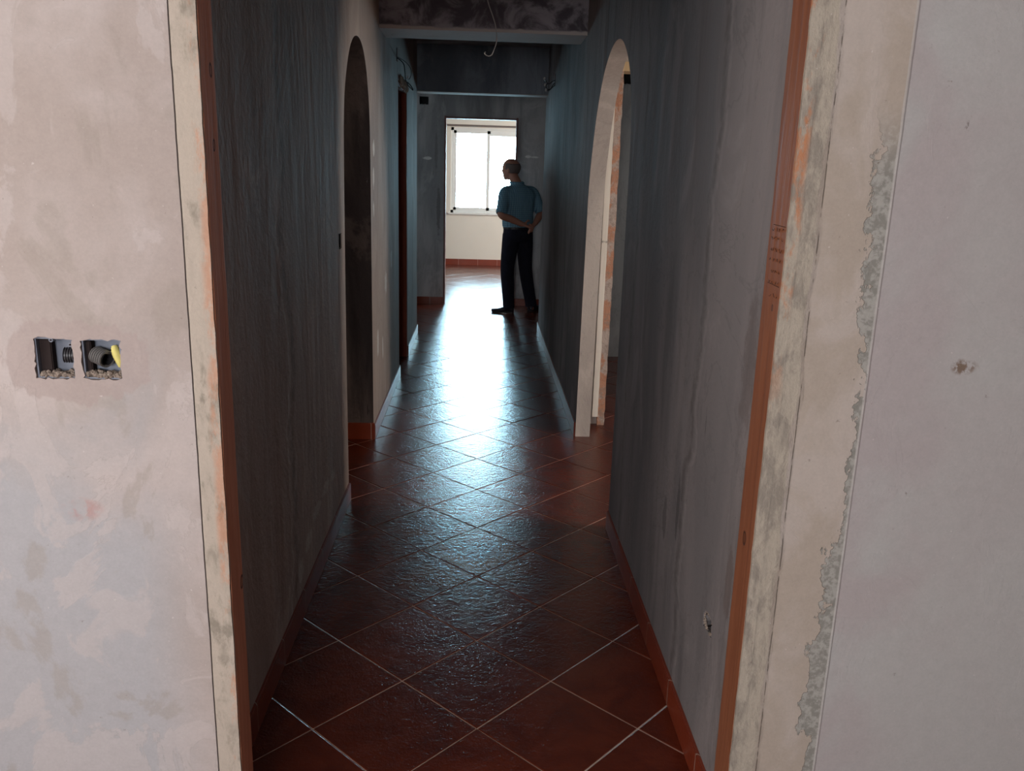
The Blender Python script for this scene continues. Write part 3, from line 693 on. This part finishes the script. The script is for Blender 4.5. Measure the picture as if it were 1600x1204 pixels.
# chipped hole low on the near right wall
e = empty('wall_hole', (0.605, 1.908, 0.425)); tag(e, 'small ragged chipped hole low in the near right corridor wall', 'hole')
o = recess('hole_lining', 'x', 0.60, 0.04, 1.868, 1.950, 0.420, 0.474, M_dark); place(o, e)
bm = bmesh.new(); R = random.Random(4)
for k in range(26):
    a = 2*PI*k/26; r = R.uniform(0.003, 0.007)
    m = Matrix.Translation((0.6035, 1.908+0.040*math.cos(a), 0.447+0.024*math.sin(a)))
    bmesh.ops.create_icosphere(bm, subdivisions=1, radius=r, matrix=m@Matrix.Diagonal((0.8, 1, 1, 1)))
o = link_mesh('broken_edge', bm, M_crumb); place(o, e)

# ------------------------------------------------------------------ wires
def wires(name, label, group, loc, runs, tips=()):
    e = empty(name, loc); tag(e, label, 'wires', group)
    for pts, r, mat in runs:
        bm = bmesh.new(); tube(bm, catmull(pts, 6), r, 6); o = link_mesh('wire', bm, mat, smooth=True); place(o, e)
    for p, r in tips:
        bm = bmesh.new(); tube(bm, [(p[0], p[1], p[2]+0.012), (p[0]-0.003, p[1], p[2]+0.004), (p[0]-0.005, p[1], p[2]-0.010)], [r*0.7, r, r*0.8], 8)
        o = link_mesh('wire_connector', bm, M_tip, smooth=True); place(o, e)
    return e
wires('hanging_wires', 'black wires looping out of the box above the left doorway', None, (-0.61, 6.26, 2.28), [
    ([(-0.64, 6.26, 2.31), (-0.60, 6.27, 2.300), (-0.565, 6.28, 2.268), (-0.556, 6.28, 2.215), (-0.552, 6.28, 2.165), (-0.532, 6.28, 2.125)], 0.0035, M_wire_b),
    ([(-0.64, 6.25, 2.32), (-0.595, 6.26, 2.305), (-0.545, 6.27, 2.275), (-0.515, 6.28, 2.235), (-0.515, 6.28, 2.19), (-0.53, 6.28, 2.165)], 0.0022, M_wire_b),
    ([(-0.532, 6.28, 2.125), (-0.500, 6.28, 2.095), (-0.515, 6.29, 2.125), (-0.540, 6.29, 2.15)], 0.0035, M_wire_b),
    ([(-0.532, 6.28, 2.125), (-0.50, 6.30, 2.110), (-0.472, 6.32, 2.088), (-0.44, 6.34, 2.06)], 0.0012, M_wire_w)],
    [((-0.535, 6.28, 2.178), 0.006)])
wires('hanging_wires', 'curled black wires with pale connectors on the far right wall', None, (0.60, 7.46, 2.28), [
    ([(0.63, 7.46, 2.32), (0.585, 7.46, 2.31), (0.55, 7.46, 2.285), (0.52, 7.46, 2.31), (0.508, 7.46, 2.325)], 0.004, M_wire_b),
    ([(0.63, 7.46, 2.30), (0.59, 7.46, 2.285), (0.565, 7.46, 2.245), (0.535, 7.46, 2.245), (0.525, 7.46, 2.27), (0.54, 7.46, 2.285)], 0.0045, M_wire_b),
    ([(0.63, 7.46, 2.29), (0.588, 7.46, 2.265), (0.560, 7.46, 2.238), (0.53, 7.46, 2.232)], 0.0040, M_wire_b)],
    [((0.513, 7.46, 2.325), 0.008), ((0.520, 7.46, 2.275), 0.008), ((0.530, 7.46, 2.235), 0.009)])
wires('ceiling_wire', 'thin pale wire hanging and curling from the corridor ceiling', None, (0.0, 4.7, H), [
    ([(-0.02, 4.7, H+0.01), (-0.012, 4.7, 2.56), (0.010, 4.7, 2.42), (0.040, 4.7, 2.338), (0.056, 4.7, 2.29), (0.063, 4.7, 2.234), (0.061, 4.7, 2.205), (0.052, 4.7, 2.178), (0.041, 4.7, 2.152), (0.028, 4.7, 2.142), (0.012, 4.7, 2.144), (0.000, 4.7, 2.154), (0.006, 4.7, 2.162)], 0.0030, M_wire_w)])
# ------------------------------------------------------------------ the standing person
BX, BY = 0.415, 9.50
TH = math.radians(30)
pr_, pf_ = Vector((math.cos(TH), math.sin(TH), 0)), Vector((-math.sin(TH), math.cos(TH), 0))
def P(a, b, z): return Vector((BX, BY, 0))+pr_*a+pf_*b+Vector((0, 0, z))
def loft(bm, rings, seg=28, yaw=TH, power=2.0):
    """rings: (centre, rx, ry); horizontal super-ellipses turned by yaw."""
    R = []
    for c, rx, ry in rings:
        ring = []
        for k in range(seg):
            a = 2*PI*k/seg; ca, sa = math.cos(a), math.sin(a)
            x = math.copysign(abs(ca)**(2/power), ca)*rx; y = math.copysign(abs(sa)**(2/power), sa)*ry
            ring.append(bm.verts.new(Vector(c)+Vector((x*math.cos(yaw)-y*math.sin(yaw), x*math.sin(yaw)+y*math.cos(yaw), 0))))
        R.append(ring)
    for a, b in zip(R, R[1:]):
        for k in range(seg): bm.faces.new((a[k], a[(k+1) % seg], b[(k+1) % seg], b[k]))
    bm.faces.new(R[0]); bm.faces.new(R[-1])
def limb(bm, ctrl, rad, n=6, seg=16, flat=1.0):
    c = catmull([tuple(p)+(r,) for p, r in zip(ctrl, rad)], n)
    tube(bm, [q[:3] for q in c], [q[3] for q in c], seg, flat=flat)
def ball(bm, c, r, sc=(1, 1, 1), rot=0.0, sub=3):
    m = Matrix.Translation(Vector(c))@Matrix.Rotation(rot, 4, 'Z')@Matrix.Diagonal((*sc, 1))
    bmesh.ops.create_icosphere(bm, subdivisions=sub, radius=r, matrix=m)
def fuse(name, bm, mat, voxel, smooth_it, parent=None):
    """Union of overlapping closed pieces into one continuous skin."""
    bmesh.ops.recalc_face_normals(bm, faces=bm.faces[:])
    o = link_mesh('tmp_'+name, bm, mat, recalc=False)
    md = o.modifiers.new('r', 'REMESH'); md.mode = 'VOXEL'; md.voxel_size = voxel; md.use_smooth_shade = True
    ms = o.modifiers.new('s', 'SMOOTH'); ms.factor = 0.5; ms.iterations = smooth_it
    dg = bpy.context.evaluated_depsgraph_get(); me = bpy.data.meshes.new_from_object(o.evaluated_get(dg))
    old = o.data; bpy.data.objects.remove(o); bpy.data.meshes.remove(old)
    me.name = name; me.materials.clear(); me.materials.append(mat)
    for p in me.polygons: p.use_smooth = True
    q = bpy.data.objects.new(name, me); COL.objects.link(q)
    if parent: q.parent = parent
    return q
def hand(bm, wrist, d, w, curl, thumb_side, s=1.0):
    """wrist point, direction d to the knuckles, w across the palm, curl = way the fingers bend."""
    d, w, curl = Vector(d).normalized(), Vector(w).normalized(), Vector(curl).normalized()
    wrist = Vector(wrist)
    tube(bm, [wrist-d*0.02, wrist+d*0.012, wrist+d*0.05, wrist+d*0.088], [(0.026*s, 0.020*s), (0.029*s, 0.019*s), (0.040*s, 0.016*s), (0.041*s, 0.013*s)], 14)
    for k, (off, ln) in enumerate(((-0.030, 0.070), (-0.010, 0.080), (0.010, 0.076), (0.029, 0.060))):
        off *= -thumb_side
        p0 = wrist+d*0.078+w*off; b = 0.45+0.12*k
        p1 = p0+(d+curl*0.25).normalized()*ln*0.42
        p2 = p1+(d*(1-b*0.6)+curl*b*1.3).normalized()*ln*0.32
        p3 = p2+(d*(0.6-b)+curl*1.2).normalized()*ln*0.26
        limb(bm, [p0-d*0.012, p0, p1, p2, p3], [0.0095, 0.0095, 0.0090, 0.0085, 0.0075], 4, 10)
    t0 = wrist+d*0.028+w*0.030*thumb_side; t1 = t0+(d*0.6+w*0.8*thumb_side+curl*0.3).normalized()*0.038; t2 = t1+(d*0.9+w*0.15*thumb_side+curl*0.5).normalized()*0.030
    limb(bm, [wrist+d*0.015+w*0.012*thumb_side, t0, t1, t2], [0.014, 0.0125, 0.0105, 0.0085], 4, 10)

hipL, hipR = P(-0.085, 0, 0.90), P(0.085, 0, 0.90)
kneeL, kneeR = Vector((0.305, 9.455, 0.49)), Vector((0.515, 9.56, 0.49))
ankL, ankR = Vector((0.330, 9.450, 0.085)), Vector((0.590, 9.60, 0.085))
shL, shR = P(-0.185, 0.0, 1.335), P(0.180, 0.0, 1.340)
elL, elR = P(-0.272, -0.075, 1.105), P(0.255, -0.070, 1.125)
wrL, wrR = P(-0.045, -0.178, 1.000), P(0.120, -0.162, 1.010)
HC = P(-0.055, 0.105, 1.590); FY = math.radians(62)     # head centre, face turned to the left
fd = Vector((-math.sin(FY), math.cos(FY), 0)); fr_ = Vector((math.cos(FY), math.sin(FY), 0))
bm = bmesh.new()
loft(bm, [(P(0, 0, 0.84), 0.140, 0.095), (P(0, 0, 0.92), 0.158, 0.112), (P(0, .01, 1.02), 0.152, 0.115), (P(0, .015, 1.12), 0.160, 0.120), (P(0, .008, 1.24), 0.172, 0.112), (P(0, 0, 1.33), 0.165, 0.100), (P(0, .005, 1.385), 0.125, 0.080), (P(-.01, .02, 1.425), 0.070, 0.062)])
limb(bm, [P(-.005, .005, 1.36), P(-.015, .03, 1.43), P(-.035, .065, 1.50), P(-.045, .085, 1.56)], [0.068, 0.058, 0.055, 0.056], 5, 18)
# head: skull, jaw, chin, nose, brow, ears
ball(bm, HC+Vector((0, 0, 0.016))-fd*0.010, 0.098, (0.90, 1.04, 0.98), FY)
ball(bm, HC+fd*0.022+Vector((0, 0, -0.040)), 0.072, (0.84, 0.98, 1.10), FY)
ball(bm, HC+fd*0.055+Vector((0, 0, -0.095)), 0.030, (1.05, 0.9, 0.85), FY)
ball(bm, HC+fd*0.070+Vector((0, 0, 0.022)), 0.026, (2.1, 0.8, 0.55), FY)
limb(bm, [HC+fd*0.082+Vector((0, 0, 0.010)), HC+fd*0.096+Vector((0, 0, -0.015)), HC+fd*0.104+Vector((0, 0, -0.034))], [0.008, 0.011, 0.014], 4, 10)
ball(bm, HC+fd*0.076+Vector((0, 0, -0.060)), 0.017, (1.5, 0.9, 0.45), FY)
ball(bm, HC+fd*0.074+Vector((0, 0, -0.071)), 0.016, (1.4, 0.9, 0.5), FY)
for sgn in (-1, 1):
    ball(bm, HC+fr_*0.080*sgn-fd*0.008+Vector((0, 0, -0.012)), 0.030, (0.35, 0.68, 1.08), FY+0.35*sgn)
# arms and hands behind the back
limb(bm, [P(-.12, 0, 1.35), shL, shL.lerp(elL, .5), elL, elL.lerp(wrL, .45), wrL], [0.060, 0.056, 0.047, 0.041, 0.040, 0.027], 5)
limb(bm, [P(.12, 0, 1.35), shR, shR.lerp(elR, .5), elR, elR.lerp(wrR, .45), wrR], [0.060, 0.056, 0.047, 0.041, 0.040, 0.027], 5)
hand(bm, wrL, (wrL-elL)+Vector((0, 0, 0.02)), (0, 0, 1), pf_*0.8+Vector((0, 0, -0.3)), 1)
hand(bm, wrR, P(-.02, -.20, .93)-wrR, (pr_*0.5+Vector((0, 0, 1))), -pf_*0.4-Vector((0, 0, .8))*0.4, -1)
limb(bm, [hipL, kneeL, ankL, ankL-Vector((0, 0, .05))], [0.078, 0.052, 0.036, 0.036], 6)
limb(bm, [hipR, kneeR, ankR, ankR-Vector((0, 0, .05))], [0.078, 0.052, 0.036, 0.036], 6)
M_skin = plain('skin', (0.48, 0.23, 0.16), 0.55, 0.35, var=0.06, nscale=20)
person = fuse('person', bm, M_skin, 0.0065, 3)
tag(person, 'person in blue checked shirt and dark trousers standing with hands clasped behind the back', 'person')
# hair: short shell over the back and sides
bm = bmesh.new()
ball(bm, HC+Vector((0, 0, 0.016))-fd*0.012, 0.1005, (0.90, 1.04, 0.98), FY, 4)
for v in list(bm.verts):
    q = v.co-HC; f = q.dot(fd); s_ = q.z
    if f > 0.028 or s_ > 0.062 or s_ < -0.055+0.9*max(0.0, f+0.03): bm.verts.remove(v)
for v in bm.verts: v.co += Vector((math.sin(v.co.z*420), math.cos(v.co.x*390), math.sin(v.co.y*350)))*0.0009
r = bmesh.ops.solidify(bm, geom=bm.faces[:], thickness=0.006)
o = link_mesh('hair', bm, plain('short_grey_hair', (0.20, 0.16, 0.145), 0.85, 0.2, var=0.4, nscale=180, bump=0.004), person, smooth=True)
for sgn in (-1, 1):
    bm = bmesh.new(); ball(bm, HC+fd*0.074+fr_*0.030*sgn+Vector((0, 0, 0.000)), 0.011, (1, 1, 0.8), FY, 2)
    link_mesh('eye', bm, plain('eye_dark', (0.05, 0.04, 0.035), 0.2, 0.5), person, smooth=True)
# shirt
def mat_shirt():
    t = NT('checked_shirt_cloth', 0.85, 0.2)
    v = t.map((1, 1, 1), (0, 0, 0), (0, 0, -TH)); x, y, z = t.xyz(v)
    a = t.m_('LESS_THAN', t.m_('FRACT', t.mul(t.m_('ADD', x, 9.0), 48.0)), 0.30); b = t.m_('LESS_THAN', t.m_('FRACT', t.mul(z, 48.0)), 0.30)
    n = t.noise(8, 3)
    c = t.mix(n, (0.20, 0.37, 0.46), (0.25, 0.43, 0.52))
    c = t.mix(t.mul(a, 0.55), c, (0.07, 0.17, 0.28)); c = t.mix(t.mul(b, 0.55), c, (0.07, 0.17, 0.28))
    fold = t.noise(7, 4, 0.5, t.map((1, 1, 0.6)), 0.8)
    t.color(c); t.bump(fold, 0.035, 0.8); return t.m
M_shirt = mat_shirt()
bm = bmesh.new()
loft(bm, [(P(0, .004, 0.952), 0.176, 0.134), (P(0, .008, 0.975), 0.186, 0.146), (P(0, .012, 1.03), 0.184, 0.148), (P(0, .018, 1.12), 0.184, 0.144), (P(0, .004, 1.24), 0.208, 0.138), (P(0, -.004, 1.33), 0.206, 0.124), (P(0, -.002, 1.375), 0.170, 0.104), (P(0, .003, 1.40), 0.125, 0.090), (P(-.012, .018, 1.425), 0.082, 0.076), (P(-.02, .03, 1.455), 0.068, 0.068)])
def sleeve(sh, el, s):
    m = sh.lerp(el, 0.97)
    limb(bm, [P(.09*s, 0, 1.35), sh, sh.lerp(el, .5), sh.lerp(el, .85), m], [0.066, 0.064, 0.064, 0.063, 0.066], 5)
sleeve(shL, elL, -1); sleeve(shR, elR, 1)
shirt = fuse('shirt', bm, M_shirt, 0.009, 14, person)
bm = bmesh.new()
c0 = P(-.016, .026, 1.445)
pts = [c0+Vector((math.cos(a)*0.068*1.02, math.sin(a)*0.066, 0.004*math.sin(a))) for a in [2*PI*k/24 for k in range(25)]]
tube(bm, [tuple(p) for p in pts], 0.013, 8)
link_mesh('collar', bm, M_shirt, shirt, smooth=True)
# trousers, belt
M_trouser = plain('dark_navy_trousers', (0.018, 0.019, 0.032), 0.85, 0.2, var=0.3, nscale=12, bump=0.02)
bm = bmesh.new()
loft(bm, [(P(0, 0, 0.80), 0.150, 0.105), (P(0, -.005, 0.86), 0.176, 0.132), (P(0, -.004, 0.92), 0.178, 0.134), (P(0, .002, 0.965), 0.172, 0.130)])
limb(bm, [hipL+Vector((0, 0, -.02)), hipL.lerp(kneeL, .35), kneeL+Vector((0, 0, .02)), kneeL.lerp(ankL, .45), ankL+Vector((0, 0, .02)), ankL+Vector((0.006, -.004, -.035))], [0.100, 0.094, 0.078, 0.073, 0.066, 0.069], 6)
limb(bm, [hipR+Vector((0, 0, -.02)), hipR.lerp(kneeR, .35), kneeR+Vector((0, 0, .02)), kneeR.lerp(ankR, .45), ankR+Vector((0, 0, .02)), ankR+Vector((0.004, -.004, -.035))], [0.100, 0.094, 0.078, 0.073, 0.066, 0.069], 6)
fuse('trousers', bm, M_trouser, 0.009, 4, person)
bm = bmesh.new(); loft(bm, [(P(0, .002, 0.945), 0.178, 0.136), (P(0, .002, 0.978), 0.178, 0.136)])
link_mesh('belt', bm, plain('black_leather', (0.012, 0.011, 0.012), 0.4, 0.5), person)
M_shoe = plain('black_shoe_leather', (0.02, 0.02, 0.03), 0.3, 0.5)
def shoe(heel, toe):
    heel, toe = Vector(heel), Vector(toe); d = (toe-heel).normalized(); L = (toe-heel).length; w = Vector((-d.y, d.x, 0))
    b = bmesh.new(); R = []
    for t_, hw, hh, z0 in ((0.0, .022, .045, .012), (0.04, .034, .075, .012), (0.18, .037, .090, .012), (0.34, .037, .082, .012), (0.5, .040, .060, .008), (0.7, .046, .046, .006), (0.88, .040, .038, .010), (0.97, .026, .030, .014), (1.0, .010, .020, .018)):
        c = heel+d*L*t_; ring = []
        for k in range(18):
            a = 2*PI*k/18; ring.append(b.verts.new(c+w*hw*math.cos(a)+Vector((0, 0, z0+hh*0.5+hh*0.5*math.sin(a)))))
        R.append(ring)
    for x_, y_ in zip(R, R[1:]):
        for k in range(18): b.faces.new((x_[k], x_[(k+1) % 18], y_[(k+1) % 18], y_[k]))
    b.faces.new(R[0]); b.faces.new(R[-1])
    so = link_mesh('shoe', b, M_shoe, person, smooth=True)
    b = bmesh.new(); lo = []; hi = []
    prof = [(0.0, .018), (0.05, .034), (0.2, .036), (0.45, .036), (0.7, .047), (0.88, .041), (0.98, .022)]
    loop = [(t_, hw) for t_, hw in prof]+[(t_, -hw) for t_, hw in prof[::-1]]
    for t_, hw in loop:
        c = heel+d*L*t_+w*hw; lift = 0.0 if t_ < 0.25 or 0.5 < t_ < 0.9 else 0.006
        lo.append(b.verts.new((c.x, c.y, 0.0005+lift))); hi.append(b.verts.new((c.x, c.y, 0.020+lift*0.3)))
    n = len(lo); b.faces.new(lo); b.faces.new(hi)
    for k in range(n): b.faces.new((lo[k], lo[(k+1) % n], hi[(k+1) % n], hi[k]))
    link_mesh('sole', b, M_black, so)
shoe((0.392, 9.435, 0), (0.135, 9.475, 0)); shoe((0.575, 9.575, 0), (0.70, 9.80, 0))
